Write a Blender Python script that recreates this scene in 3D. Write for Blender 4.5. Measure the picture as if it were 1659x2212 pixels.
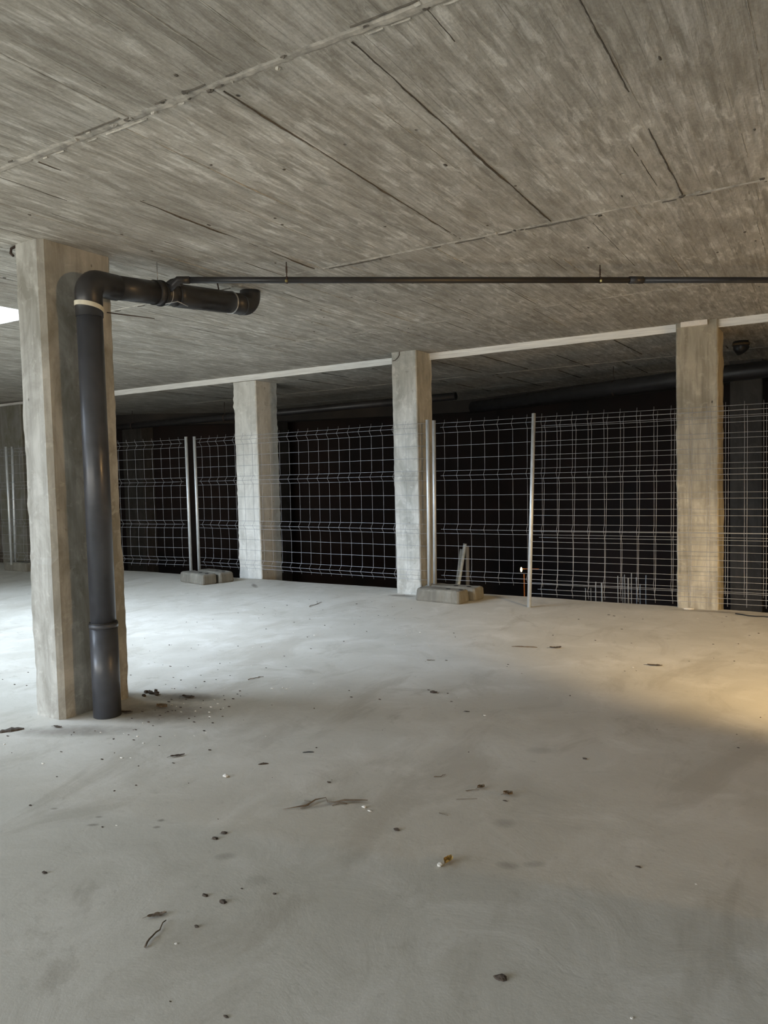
import bpy, math, random
from mathutils import Vector, Matrix, noise as mn

random.seed(7)
S = bpy.context.scene
COL = S.collection
for o in list(bpy.data.objects):
    bpy.data.objects.remove(o)

# ------------------------------------------------------------ camera
W_PX, H_PX, F_PX = 1659, 2212, 1603.55
EYE = Vector((0, 0, 1.4))
cam_d = bpy.data.cameras.new('camera')
cam = bpy.data.objects.new('camera', cam_d)
COL.objects.link(cam)
rx = Vector((0.85881, 0.511664, -0.025415))
up = Vector((-0.004099, 0.056472, 0.998396))
fw = Vector((-0.512278, 0.857328, -0.050596))
M = Matrix((rx, up, -fw)).transposed().to_4x4()
M.translation = EYE
cam.matrix_world = M
cam_d.sensor_fit = 'VERTICAL'
cam_d.sensor_height = 24.0
cam_d.lens = 24.0 * F_PX / H_PX
cam_d.clip_start = 0.05
S.camera = cam

# ------------------------------------------------------------ view, world, lights
S.view_settings.view_transform = 'Standard'
S.view_settings.look = 'None'
S.view_settings.gamma = 1
S.view_settings.exposure = -0.12
S.view_settings.use_curve_mapping = False
S.cycles.max_bounces = 10
S.cycles.diffuse_bounces = 7
S.cycles.sample_clamp_indirect = 6
S.cycles.use_denoising = True
w = bpy.data.worlds.new('sky')
S.world = w
w.use_nodes = True
w.node_tree.nodes['Background'].inputs[0].default_value = (0.80, 0.92, 1.0, 1)
w.node_tree.nodes['Background'].inputs[1].default_value = 1.6

SKY = (-10.4, -5.6, 0.6, 3.95)     # skylight opening x0 x1 y0 y1
CEIL = 2.8


def area(name, loc, rot, sx, sy, power, color, spread=180):
    d = bpy.data.lights.new(name, 'AREA')
    d.shape = 'RECTANGLE'
    d.size, d.size_y = sx, sy
    d.energy = power
    d.color = color
    d.spread = math.radians(spread)
    o = bpy.data.objects.new(name, d)
    o.location = loc
    o.rotation_euler = rot
    COL.objects.link(o)
    return o


# daylight through the skylight above the bright floor
area('skylight_daylight', ((SKY[0] + SKY[1]) / 2, (SKY[2] + SKY[3]) / 2, 2.97), (0, 0, 0),
     SKY[1] - SKY[0], SKY[3] - SKY[2], 160, (0.70, 0.86, 1.0))
# bright high sky behind the camera, shining slantwise down the skylight
sd = bpy.data.lights.new('bright_sky', 'SUN')
sd.energy = 17.5
sd.angle = math.radians(58)
sd.color = (0.68, 0.81, 1.0)
sun_o = bpy.data.objects.new('bright_sky', sd)
sun_o.rotation_euler = Vector((1.05, 1.2, -1.0)).to_track_quat('-Z', 'Y').to_euler()
COL.objects.link(sun_o)
# added fill light low behind the camera, tilted up to brighten the ceiling
area('rear_fill_light', (-5.5, -4.8, 0.5), (math.radians(125), 0, 0), 11.0, 1.1, 365, (1.0, 0.91, 0.77))
# warm lamp in the passage beyond the right wall, shining in through the doorway
LAMP = (1.9, 3.51, 2.25)
sp = bpy.data.lights.new('passage_lamp_beam', 'SPOT')
sp.spot_size = math.radians(58)
sp.spot_blend = 0.75
sp.energy = 850
sp.color = (1.0, 0.70, 0.34)
sp.shadow_soft_size = 0.12
so = bpy.data.objects.new('passage_lamp_beam', sp)
so.location = LAMP
so.rotation_euler = (Vector((-0.2, 6.0, 0)) - Vector(LAMP)).to_track_quat('-Z', 'Y').to_euler()
COL.objects.link(so)
sp = bpy.data.lights.new('passage_end_lamp_light', 'POINT')
sp.energy = 700
sp.color = (1.0, 0.62, 0.26)
sp.shadow_soft_size = 0.12
so = bpy.data.objects.new('passage_end_lamp_light', sp)
so.location = (7.6, 3.9, 1.7)
COL.objects.link(so)


# ------------------------------------------------------------ mesh helper
class MB:
    def __init__(s):
        s.v, s.f, s.m, s.sm = [], [], [], []

    def quad(s, a, b, c, d, m=0, smooth=False):
        n = len(s.v)
        s.v += [tuple(a), tuple(b), tuple(c), tuple(d)]
        s.f.append((n, n + 1, n + 2, n + 3)); s.m.append(m); s.sm.append(smooth)

    def box(s, x0, x1, y0, y1, z0, z1, m=0, T=None):
        n = len(s.v)
        P = [(x, y, z) for z in (z0, z1) for y in (y0, y1) for x in (x0, x1)]
        if T: P = [tuple(T @ Vector(p)) for p in P]
        s.v += P
        for q in ((0, 2, 3, 1), (4, 5, 7, 6), (0, 1, 5, 4), (2, 6, 7, 3), (0, 4, 6, 2), (1, 3, 7, 5)):
            s.f.append(tuple(n + i for i in q)); s.m.append(m); s.sm.append(False)

    def grid(s, rows, m=0, smooth=False, closed=False):
        n = len(s.v); k = len(rows[0])
        for r in rows: s.v += [tuple(p) for p in r]
        for i in range(len(rows) - 1):
            for j in range(k if closed else k - 1):
                j2 = (j + 1) % k
                s.f.append((n + i * k + j, n + i * k + j2, n + (i + 1) * k + j2, n + (i + 1) * k + j))
                s.m.append(m); s.sm.append(smooth)
        return n, k

    def tube(s, pts, r, seg=16, m=0, caps=True, inner=None):
        pts = [Vector(p) for p in pts]
        rr = r if isinstance(r, (list, tuple)) else [r] * len(pts)
        t0 = (pts[1] - pts[0]).normalized()
        ref = Vector((0, 0, 1)) if abs(t0.z) < 0.9 else Vector((1, 0, 0))
        nrm = (ref - t0 * ref.dot(t0)).normalized()
        rows = []
        for i, p in enumerate(pts):
            a = pts[max(i - 1, 0)]; b = pts[min(i + 1, len(pts) - 1)]
            t = (b - a).normalized()
            nrm = (nrm - t * nrm.dot(t)).normalized()
            bn = t.cross(nrm)
            rows.append([p + (nrm * math.cos(k * math.tau / seg) + bn * math.sin(k * math.tau / seg)) * rr[i] for k in range(seg)])
        n, k = s.grid(rows, m, True, True)
        if caps:
            s.f.append(tuple(n + j for j in reversed(range(k)))); s.m.append(m); s.sm.append(False)
            e = n + (len(rows) - 1) * k
            s.f.append(tuple(e + j for j in range(k))); s.m.append(m); s.sm.append(False)

    def blob(s, c, rad, seed=0, m=0, amp=0.25, nu=8, nv=6):
        c = Vector(c)
        rows = []
        for i in range(nv + 1):
            th = math.pi * i / nv
            row = []
            for j in range(nu):
                ph = math.tau * j / nu
                d = Vector((math.sin(th) * math.cos(ph), math.sin(th) * math.sin(ph), math.cos(th)))
                k = 1 + amp * mn.noise(d * 1.7 + Vector((seed, seed * 2.1, 0)))
                row.append(c + Vector((d.x * rad[0], d.y * rad[1], d.z * rad[2])) * k)
            rows.append(row)
        s.grid(rows, m, False, True)

    def build(s, name, mats, parent=None):
        me = bpy.data.meshes.new(name)
        me.from_pydata(s.v, [], s.f)
        for mt in (mats if isinstance(mats, (list, tuple)) else [mats]):
            me.materials.append(mt)
        me.polygons.foreach_set('material_index', s.m)
        me.polygons.foreach_set('use_smooth', s.sm)
        me.update()
        o = bpy.data.objects.new(name, me)
        COL.objects.link(o)
        if parent is not None: o.parent = parent
        return o


def tag(o, label=None, cat=None, group=None, kind=None):
    if label: o['label'] = label
    if cat: o['category'] = cat
    if group: o['group'] = group
    if kind: o['kind'] = kind
    return o


def empty(name, loc=(0, 0, 0), rot=(0, 0, 0)):
    o = bpy.data.objects.new(name, None)
    o.empty_display_size = 0.1
    o.location = loc
    o.rotation_euler = rot
    COL.objects.link(o)
    return o


# ------------------------------------------------------------ materials
class NT:
    def __init__(s, name):
        s.mat = bpy.data.materials.new(name)
        s.mat.use_nodes = True
        s.t = s.mat.node_tree
        s.b = s.t.nodes['Principled BSDF']
        s.co = s.t.nodes.new('ShaderNodeTexCoord').outputs['Object']

    def n(s, kind, **kw):
        nd = s.t.nodes.new(kind)
        for k, v in kw.items():
            setattr(nd, k, v)
        return nd

    def link(s, a, b): s.t.links.new(a, b)

    def setin(s, nd, i, v):
        if isinstance(v, bpy.types.NodeSocket): s.link(v, nd.inputs[i])
        else: nd.inputs[i].default_value = v

    def mapping(s, scale, loc=(0, 0, 0), rot=(0, 0, 0), src=None):
        nd = s.n('ShaderNodeMapping')
        s.link(src or s.co, nd.inputs[0])
        nd.inputs['Scale'].default_value = scale
        nd.inputs['Location'].default_value = loc
        nd.inputs['Rotation'].default_value = rot
        return nd.outputs[0]

    def noise(s, scale=1.0, detail=4, rough=0.55, src=None, dist=0.0, stretch=None, loc=(0, 0, 0)):
        v = src or s.co
        if stretch or loc != (0, 0, 0): v = s.mapping(stretch or (1, 1, 1), loc, src=v)
        nd = s.n('ShaderNodeTexNoise')
        s.link(v, nd.inputs['Vector'])
        nd.inputs['Scale'].default_value = scale
        nd.inputs['Detail'].default_value = detail
        nd.inputs['Roughness'].default_value = rough
        nd.inputs['Distortion'].default_value = dist
        return nd.outputs[0]

    def ramp(s, f, stops):
        nd = s.n('ShaderNodeValToRGB')
        s.setin(nd, 0, f)
        el = nd.color_ramp.elements
        while len(el) < len(stops): el.new(0.5)
        for e, (p, c) in zip(el, stops):
            e.position = p
            e.color = (c, c, c, 1) if not isinstance(c, (tuple, list)) else (*c, 1)
        return nd.outputs[0]

    def math(s, op, a, b=0.0, c=0.0):
        nd = s.n('ShaderNodeMath', operation=op)
        s.setin(nd, 0, a); s.setin(nd, 1, b); s.setin(nd, 2, c)
        return nd.outputs[0]

    def mix(s, f, a, b, mode='MIX'):
        nd = s.n('ShaderNodeMix', data_type='RGBA', blend_type=mode)
        s.setin(nd, 0, f)
        for i, v in ((6, a), (7, b)):
            if isinstance(v, tuple): v = (*v, 1) if len(v) == 3 else v
            s.setin(nd, i, v)
        return nd.outputs[2]

    def sep(s, src=None):
        nd = s.n('ShaderNodeSeparateXYZ')
        s.link(src or s.co, nd.inputs[0])
        return nd.outputs

    def comb(s, x, y, z):
        nd = s.n('ShaderNodeCombineXYZ')
        s.setin(nd, 0, x); s.setin(nd, 1, y); s.setin(nd, 2, z)
        return nd.outputs[0]

    def out(s, color, rough=0.85, bump=None, strength=0.5, dist=0.01, metallic=0.0, spec=None):
        s.setin(s.b, 'Base Color', (*color, 1) if isinstance(color, tuple) and len(color) == 3 else color)
        s.setin(s.b, 'Roughness', rough)
        s.b.inputs['Metallic'].default_value = metallic
        if spec is not None: s.b.inputs['Specular IOR Level'].default_value = spec
        if bump is not None:
            bn = s.n('ShaderNodeBump')
            bn.inputs['Strength'].default_value = strength
            bn.inputs['Distance'].default_value = dist
            s.link(bump, bn.inputs['Height'])
            s.link(bn.outputs[0], s.b.inputs['Normal'])
        return s.mat


def mat_ceiling(name, k=1.0, warm=0.0):
    t = NT(name)
    x, y, z = t.sep()
    wob = t.math('MULTIPLY', t.noise(0.8, 2), 0.03)
    xb = t.math('DIVIDE', t.math('ADD', x, wob), 0.105)
    fl = t.math('FLOOR', xb)
    # a new length of board every 2.13 m, each board its own tone
    yb = t.math('FLOOR', t.math('DIVIDE', t.math('SUBTRACT', y, 2.05), 2.13))
    wn = t.n('ShaderNodeTexWhiteNoise', noise_dimensions='3D')
    t.link(t.comb(fl, yb, 0.0), wn.inputs['Vector'])
    fr = t.math('FRACT', xb)
    seam = t.math('LESS_THAN', t.math('ABSOLUTE', t.math('SUBTRACT', fr, 0.5)), 0.485)   # 0 at a seam
    streak = t.noise(1.0, 6, 0.62, stretch=(60, 2.0, 1))
    streak2 = t.noise(1.0, 5, 0.7, stretch=(14, 1.2, 1), loc=(3, 1, 0), dist=0.4)
    blot = t.noise(1.5, 6, 0.6, stretch=(1.6, 0.8, 1), dist=0.8)
    patch = t.noise(1.0, 5, 0.62, stretch=(24, 5.5, 1), loc=(7, 2, 0), dist=0.5)
    patch2 = t.noise(1.0, 6, 0.66, stretch=(9, 3.0, 1), loc=(1, 8, 0), dist=0.8)
    fine = t.noise(70, 3, 0.6)
    big = t.noise(0.45, 3, 0.5)
    base = t.mix(t.ramp(blot, [(0.38, 0.0), (0.62, 1.0)]), (0.245 * k, 0.228 * k, 0.195 * k), (0.315 * k, 0.298 * k, 0.26 * k))
    base = t.mix(t.ramp(streak2, [(0.38, 0.75), (0.52, 0.0)]), base, (0.175 * k, 0.160 * k, 0.133 * k))
    base = t.mix(t.ramp(patch2, [(0.50, 0.0), (0.64, 0.45)]), base, (0.40 * k, 0.385 * k, 0.35 * k))
    base = t.mix(t.math('MULTIPLY', t.ramp(patch, [(0.52, 0.0), (0.63, 0.65)]), t.ramp(blot, [(0.40, 0.35), (0.56, 1.0)])), base, (0.50 * k, 0.487 * k, 0.45 * k))
    base = t.mix(t.ramp(patch, [(0.34, 0.6), (0.44, 0.0)]), base, (0.165 * k, 0.148 * k, 0.122 * k))
    base = t.mix(t.ramp(streak, [(0.38, 0.45), (0.50, 0.0)]), base, (0.17 * k, 0.155 * k, 0.13 * k))
    base = t.mix(1.0, base, t.ramp(fine, [(0.25, 0.86), (0.75, 1.12)]), 'MULTIPLY')
    tone = t.ramp(wn.outputs[0], [(0.0, 0.94), (1.0, 1.05)])
    base = t.mix(1.0, base, tone, 'MULTIPLY')
    lin = t.ramp(t.noise(1.0, 4, stretch=(4, 3.0, 1)), [(0.48, 0.0), (0.58, 0.5)])
    base = t.mix(t.math('MULTIPLY', t.math('SUBTRACT', 1.0, seam), lin), base, (0.12 * k, 0.105 * k, 0.085 * k))
    base = t.mix(1.0, base, t.ramp(big, [(0.35, 0.90), (0.65, 1.08)]), 'MULTIPLY')
    # small blow holes
    vo = t.n('ShaderNodeTexVoronoi')
    t.link(t.mapping((3.2, 2.4, 1)), vo.inputs['Vector'])
    vo.inputs['Scale'].default_value = 1.0
    pit = t.ramp(vo.outputs['Distance'], [(0.018, 1.0), (0.034, 0.0)])
    base = t.mix(t.math('MULTIPLY', pit, t.math('GREATER_THAN', t.noise(1.7, 2), 0.5)), base, (0.05, 0.042, 0.034))
    hgt = t.math('ADD', t.math('MULTIPLY', streak, 0.6), t.math('ADD', t.math('MULTIPLY', seam, 0.2), t.math('MULTIPLY', patch, 0.9)))
    hgt = t.math('ADD', hgt, t.math('ADD', t.math('MULTIPLY', wn.outputs[0], 0.25), t.math('MULTIPLY', patch2, 0.9)))
    hgt = t.math('SUBTRACT', hgt, pit)
    return t.out(base, 0.85, hgt, 0.8, 0.008)


def mat_floor():
    t = NT('dusty_concrete_floor')
    a = t.noise(0.7, 6, 0.6, dist=0.6)
    b = t.noise(3.0, 8, 0.65, dist=0.8)
    c = t.noise(26, 5, 0.65)
    d = t.noise(130, 3, 0.6)
    col = t.mix(t.ramp(a, [(0.3, 0.0), (0.7, 1.0)]), (0.415, 0.392, 0.335), (0.515, 0.492, 0.435))
    col = t.mix(t.ramp(b, [(0.50, 0.0), (0.68, 0.55)]), col, (0.585, 0.562, 0.51))
    col = t.mix(t.ramp(b, [(0.28, 0.5), (0.45, 0.0)]), col, (0.375, 0.35, 0.30))
    col = t.mix(t.ramp(t.noise(1.3, 8, 0.7, loc=(11, 4, 0), dist=1.5), [(0.60, 0.0), (0.72, 0.5)]), col, (0.26, 0.23, 0.185))
    col = t.mix(t.ramp(c, [(0.30, 0.35), (0.40, 0.0)]), col, (0.29, 0.265, 0.225))
    # stains with places of their own: (x, y, rx, ry, angle, strength)
    x, y, z = t.sep()
    nz = t.noise(9, 6, 0.7)
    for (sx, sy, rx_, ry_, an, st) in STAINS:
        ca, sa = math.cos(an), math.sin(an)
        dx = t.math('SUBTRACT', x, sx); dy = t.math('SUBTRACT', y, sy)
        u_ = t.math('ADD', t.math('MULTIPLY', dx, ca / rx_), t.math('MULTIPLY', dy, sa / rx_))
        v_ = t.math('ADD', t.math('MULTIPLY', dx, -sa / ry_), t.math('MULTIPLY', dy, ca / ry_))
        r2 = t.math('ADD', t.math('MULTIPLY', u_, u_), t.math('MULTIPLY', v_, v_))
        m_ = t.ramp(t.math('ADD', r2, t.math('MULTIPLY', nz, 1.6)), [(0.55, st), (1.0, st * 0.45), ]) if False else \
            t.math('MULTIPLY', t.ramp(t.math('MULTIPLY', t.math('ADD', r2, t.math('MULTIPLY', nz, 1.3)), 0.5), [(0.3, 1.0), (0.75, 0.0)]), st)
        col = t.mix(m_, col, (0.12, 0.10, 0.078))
    sm = t.noise(1.0, 7, 0.68, stretch=(2.2, 0.9, 1), loc=(5, 5, 0), dist=0.7)
    col = t.mix(t.ramp(sm, [(0.36, 0.5), (0.46, 0.0)]), col, (0.34, 0.31, 0.255))
    # flaky trampled dust under the skylight
    fl_ = t.noise(6, 8, 0.75, loc=(3, 3, 0), dist=0.6, stretch=(1.0, 1.6, 1))
    near = t.math('SUBTRACT', 1.0, t.math('MULTIPLY', t.math('MINIMUM', t.math('MAXIMUM', t.math('ADD', x, 4.2), 0.0), 2.0), 0.5))
    col = t.mix(t.math('MULTIPLY', t.ramp(fl_, [(0.58, 0.0), (0.66, 0.55)]), near), col, (0.30, 0.27, 0.22))
    h = t.math('ADD', t.math('MULTIPLY', b, 0.9), t.math('ADD', t.math('MULTIPLY', c, 0.30), t.math('MULTIPLY', d, 0.05)))
    return t.out(col, t.ramp(b, [(0.3, 0.62), (0.7, 0.85)]), h, 0.28, 0.010, spec=0.35)


def mat_pillar(name, lo, hi, dark=(0.15, 0.13, 0.10), streak_amt=0.5, seed=0.0):
    t = NT(name)
    a = t.noise(2.6, 7, 0.62, stretch=(1.6, 1.6, 0.9), loc=(seed, seed * 1.7, 0), dist=0.8)
    b = t.noise(1.0, 6, 0.65, stretch=(16, 16, 1.2), loc=(seed, 0, 0))
    c = t.noise(13, 6, 0.68, loc=(0, seed, 0), dist=0.5)
    col = t.mix(t.ramp(a, [(0.36, 0.0), (0.62, 1.0)]), lo, hi)
    col = t.mix(t.ramp(b, [(0.34, streak_amt), (0.55, 0.0)]), col, tuple(0.72 * v for v in lo))
    col = t.mix(t.ramp(c, [(0.56, 0.0), (0.70, 0.45)]), col, tuple(min(1, 1.25 * v) for v in hi))
    col = t.mix(t.ramp(c, [(0.24, 0.8), (0.34, 0.0)]), col, dark)
    x, y, z = t.sep()
    # splashed dirt at the foot and at the head
    foot = t.math('MULTIPLY', t.ramp(t.math('ADD', z, t.math('MULTIPLY', a, 0.35)), [(0.14, 0.55), (0.42, 0.0)]), t.ramp(c, [(0.35, 1.0), (0.6, 0.2)]))
    col = t.mix(foot, col, dark)
    vo = t.n('ShaderNodeTexVoronoi')
    t.link(t.mapping((6, 6, 4), (seed, 0, seed)), vo.inputs['Vector'])
    vo.inputs['Scale'].default_value = 1.0
    pit = t.ramp(vo.outputs['Distance'], [(0.03, 1.0), (0.06, 0.0)])
    pit = t.math('MULTIPLY', pit, t.math('GREATER_THAN', a, 0.5))
    col = t.mix(pit, col, (0.06, 0.05, 0.04))
    h = t.math('SUBTRACT', t.math('ADD', t.math('MULTIPLY', a, 0.5), t.math('MULTIPLY', c, 0.35)), pit)
    return t.out(col, 0.86, h, 0.5, 0.008)


def mat_simple(name, color, rough=0.6, metallic=0.0, nscale=30, var=0.2, bump=0.15, stretch=None, spec=None):
    t = NT(name)
    n1 = t.noise(nscale, 5, 0.6, stretch=stretch)
    c0 = tuple(v * (1 - var) for v in color); c1 = tuple(min(1, v * (1 + var)) for v in color)
    col = t.mix(t.ramp(n1, [(0.3, 0.0), (0.7, 1.0)]), c0, c1)
    return t.out(col, t.ramp(n1, [(0.3, max(0.05, rough - 0.08)), (0.7, min(1, rough + 0.1))]), n1, bump, 0.002, metallic, spec)


def mat_emit(name, color, strength):
    t = NT(name)
    t.b.inputs['Base Color'].default_value = (*color, 1)
    t.b.inputs['Emission Color'].default_value = (*color, 1)
    t.b.inputs['Emission Strength'].default_value = strength
    return t.mat


# x, y, rx, ry, angle, strength
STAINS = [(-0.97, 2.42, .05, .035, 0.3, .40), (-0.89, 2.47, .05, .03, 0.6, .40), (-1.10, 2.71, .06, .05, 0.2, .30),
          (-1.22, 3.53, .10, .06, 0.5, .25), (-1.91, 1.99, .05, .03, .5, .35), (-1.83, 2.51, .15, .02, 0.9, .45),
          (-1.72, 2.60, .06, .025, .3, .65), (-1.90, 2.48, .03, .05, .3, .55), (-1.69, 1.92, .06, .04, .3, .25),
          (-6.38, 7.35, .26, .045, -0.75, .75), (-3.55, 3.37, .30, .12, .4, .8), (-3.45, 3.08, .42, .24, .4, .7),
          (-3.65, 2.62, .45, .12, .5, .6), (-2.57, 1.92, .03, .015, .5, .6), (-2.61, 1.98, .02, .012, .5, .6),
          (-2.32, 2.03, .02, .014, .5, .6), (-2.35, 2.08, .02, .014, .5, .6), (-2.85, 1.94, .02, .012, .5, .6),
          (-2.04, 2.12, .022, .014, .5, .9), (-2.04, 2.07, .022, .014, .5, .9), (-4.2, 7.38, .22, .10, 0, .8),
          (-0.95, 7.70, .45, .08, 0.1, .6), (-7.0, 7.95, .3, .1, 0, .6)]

M_CEIL = mat_ceiling('board_marked_concrete', 1.55)
M_CEIL2 = mat_ceiling('board_marked_concrete_far_slab', 1.5)
M_FIN = mat_simple('pale_concrete_fin', (0.42, 0.395, 0.345), 0.85, nscale=22, var=0.42, bump=0.8)
M_CRACK = mat_simple('dark_joint_shadow_dirt', (0.11, 0.096, 0.078), 0.9, nscale=40, var=0.4)
M_EDGE = mat_simple('daylit_white_edge', (0.80, 0.80, 0.77), 0.8, nscale=5, var=0.16, bump=0.4, stretch=(0.6, 1, 14))  # daylight on the slab's front face painted in as near-white
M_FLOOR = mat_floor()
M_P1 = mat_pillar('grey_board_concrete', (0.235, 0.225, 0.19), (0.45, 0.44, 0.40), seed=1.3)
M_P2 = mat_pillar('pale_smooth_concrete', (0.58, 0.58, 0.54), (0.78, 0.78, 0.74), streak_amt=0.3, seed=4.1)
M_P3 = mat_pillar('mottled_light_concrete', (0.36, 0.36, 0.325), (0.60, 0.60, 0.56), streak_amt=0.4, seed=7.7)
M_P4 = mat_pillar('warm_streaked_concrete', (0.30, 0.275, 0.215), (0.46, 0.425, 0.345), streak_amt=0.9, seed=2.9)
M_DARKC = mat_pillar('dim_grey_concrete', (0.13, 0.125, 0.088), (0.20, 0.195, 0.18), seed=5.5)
M_FARW = mat_simple('shade_black_wall', (0.015, 0.009, 0.008), 0.9, nscale=1.2, var=0.6, bump=0.3)  # near-black colour stands in for the unlit depth behind the fence
M_FARP = mat_pillar('shade_dark_concrete', (0.055, 0.05, 0.045), (0.085, 0.078, 0.07), dark=(0.03, 0.026, 0.022), seed=9.1)  # gloom of the deep basement painted into the column concrete
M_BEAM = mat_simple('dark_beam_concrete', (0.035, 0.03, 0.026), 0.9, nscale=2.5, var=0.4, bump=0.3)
M_WALL = mat_pillar('plain_wall_concrete', (0.26, 0.25, 0.225), (0.38, 0.37, 0.34), seed=3.3)
M_PVC = mat_simple('grey_plastic_pipe', (0.050, 0.053, 0.062), 0.36, nscale=9, var=0.22, bump=0.04, spec=0.5)
M_PVCD = mat_simple('dark_plastic_pipe', (0.028, 0.027, 0.028), 0.38, nscale=9, var=0.25, bump=0.04)
M_RUB = mat_simple('black_rubber_seal', (0.012, 0.012, 0.012), 0.6)
M_CLAMP = mat_simple('galvanised_clamp', (0.55, 0.55, 0.55), 0.4, 0.9, nscale=40)
M_STRAP = mat_simple('cream_plastic_strap', (0.62, 0.58, 0.46), 0.6, nscale=30, var=0.12)
M_ZINC = mat_simple('galvanised_steel', (0.60, 0.63, 0.64), 0.42, 0.45, nscale=45, var=0.16, bump=0.1, stretch=(1, 1, 0.25))
M_WIRE = mat_simple('galvanised_wire', (0.34, 0.35, 0.37), 0.5, 0.45, nscale=20, var=0.12)
M_BLOCK = mat_pillar('rough_block_concrete', (0.13, 0.122, 0.10), (0.21, 0.20, 0.165), seed=6.6)
M_BLACKWIRE = mat_simple('rusty_tie_wire', (0.06, 0.04, 0.03), 0.7, 0.3)
M_BRASS = mat_simple('yellow_zinc', (0.75, 0.66, 0.3), 0.35, 0.9)
M_WOODW = mat_simple('white_foam_board', (0.86, 0.80, 0.72), 0.8, nscale=25, var=0.08)
M_BARK = mat_simple('dark_bark', (0.055, 0.04, 0.028), 0.9, nscale=60, var=0.4, bump=0.5)
M_LEAF = mat_simple('dry_brown_leaf', (0.11, 0.075, 0.04), 0.8, nscale=60, var=0.4, bump=0.3)
M_LEAFY = mat_simple('ochre_dry_leaf', (0.30, 0.19, 0.05), 0.8, nscale=60, var=0.4, bump=0.3)
M_TWIG = mat_simple('dry_twig', (0.13, 0.10, 0.07), 0.85, nscale=80, var=0.3)
M_PALE = mat_simple('pale_rubble', (0.62, 0.59, 0.53), 0.85, nscale=50, var=0.1)
M_SOIL = mat_simple('dark_excavated_soil', (0.03, 0.026, 0.022), 0.95, nscale=3, var=0.4)
M_COPPER = mat_simple('orange_pipe', (0.55, 0.20, 0.06), 0.4, 0.5)
M_LAMP = mat_emit('glowing_lamp', (1.0, 0.86, 0.5), 5.0)
M_ROD = mat_simple('pale_grey_rod', (0.26, 0.28, 0.30), 0.6, 0.1, nscale=20, var=0.25)
M_TUBEB = mat_simple('blue_grey_tube', (0.45, 0.52, 0.58), 0.45, 0.3, nscale=20, var=0.2)

# ============================================================ STRUCTURE
X0, X1, Y0, Y1 = -16.0, 9.0, -5.0, 7.85

# ---- floor slab with a ragged cast edge
mb = MB()
edge = []
N = 260
for i in range(N + 1):
    x = X0 + (X1 - X0) * i / N
    edge.append((x, Y1 + 0.035 * mn.noise(Vector((x * 1.3, 0, 0))) + 0.014 * mn.noise(Vector((x * 9, 3, 0)))))
for zz, flip in ((0.0, False), (-0.3, True)):
    for i in range(N):
        a, b = edge[i], edge[i + 1]
        q = [(a[0], Y0, zz), (b[0], Y0, zz), (b[0], b[1], zz), (a[0], a[1], zz)]
        mb.quad(*(q[::-1] if flip else q))
for i in range(N):
    a, b = edge[i], edge[i + 1]
    mb.quad((a[0], a[1], -0.3), (a[0], a[1], 0), (b[0], b[1], 0), (b[0], b[1], -0.3))
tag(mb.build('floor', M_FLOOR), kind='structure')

# ---- lower level beyond the slab edge
mb = MB()
mb.box(X0, X1, 7.4, 14.2, -3.1, -2.9)
tag(mb.build('floor_lower_level', M_SOIL), kind='structure')
mb = MB()
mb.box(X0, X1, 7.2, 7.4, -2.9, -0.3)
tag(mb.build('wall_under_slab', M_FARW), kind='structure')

# ---- ceiling slab with skylight, formwork fins
mb = MB()
sx0, sx1, sy0, sy1 = SKY
YC = 7.85
T = 0.16
for (a, b, c, d) in ((X0, sx0, Y0, YC), (sx1, X1, Y0, YC), (sx0, sx1, Y0, sy0), (sx0, sx1, sy1, YC)):
    mb.box(a, b, c, d, CEIL, CEIL + T)


def fin(mb, p0, p1, wd, ht, seed, m_flat=1, m_side=2, gap=0.35, z=CEIL, step=0.014):
    """ragged concrete fin left where two formwork panels met"""
    p0, p1 = Vector((*p0, 0)), Vector((*p1, 0))
    L = (p1 - p0).length
    d = (p1 - p0) / L
    n = Vector((-d.y, d.x, 0))
    k = int(L / step)
    rows = []

    def flush(rows):
        if len(rows) > 2:
            r = rows
            for i in range(len(r) - 1):
                for j in range(3):
                    mat = m_flat if j == 1 else (m_side if j == 0 else m_flat)
                    mb.quad(r[i][j], r[i][j + 1], r[i + 1][j + 1], r[i + 1][j], mat)
    for i in range(k + 1):
        s = i / k * L
        a = mn.noise(Vector((s * 2.3, seed, 0)))
        b = mn.noise(Vector((s * 11, seed + 5, 0)))
        c = mn.noise(Vector((s * 7, seed + 9, 2)))
        amp = max(0.0, 0.62 + 1.1 * a + 0.5 * b)
        if amp < gap:
            flush(rows); rows = []
            continue
        d4 = mn.noise(Vector((s * 31, seed + 2, 7)))
        ww = wd * (0.55 + 0.5 * amp * (0.7 + 0.6 * c) + 0.35 * d4)
        hh = ht * min(1.4, amp)
        ctr = p0 + d * s + n * (0.004 * a + 0.003 * b + 0.002 * d4)
        rows.append([(*(ctr + n * ww * 0.5).xy, z), (*(ctr + n * ww * 0.22).xy, z - hh),
                     (*(ctr - n * ww * 0.22).xy, z - hh), (*(ctr - n * ww * 0.5).xy, z)])
    flush(rows)


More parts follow.
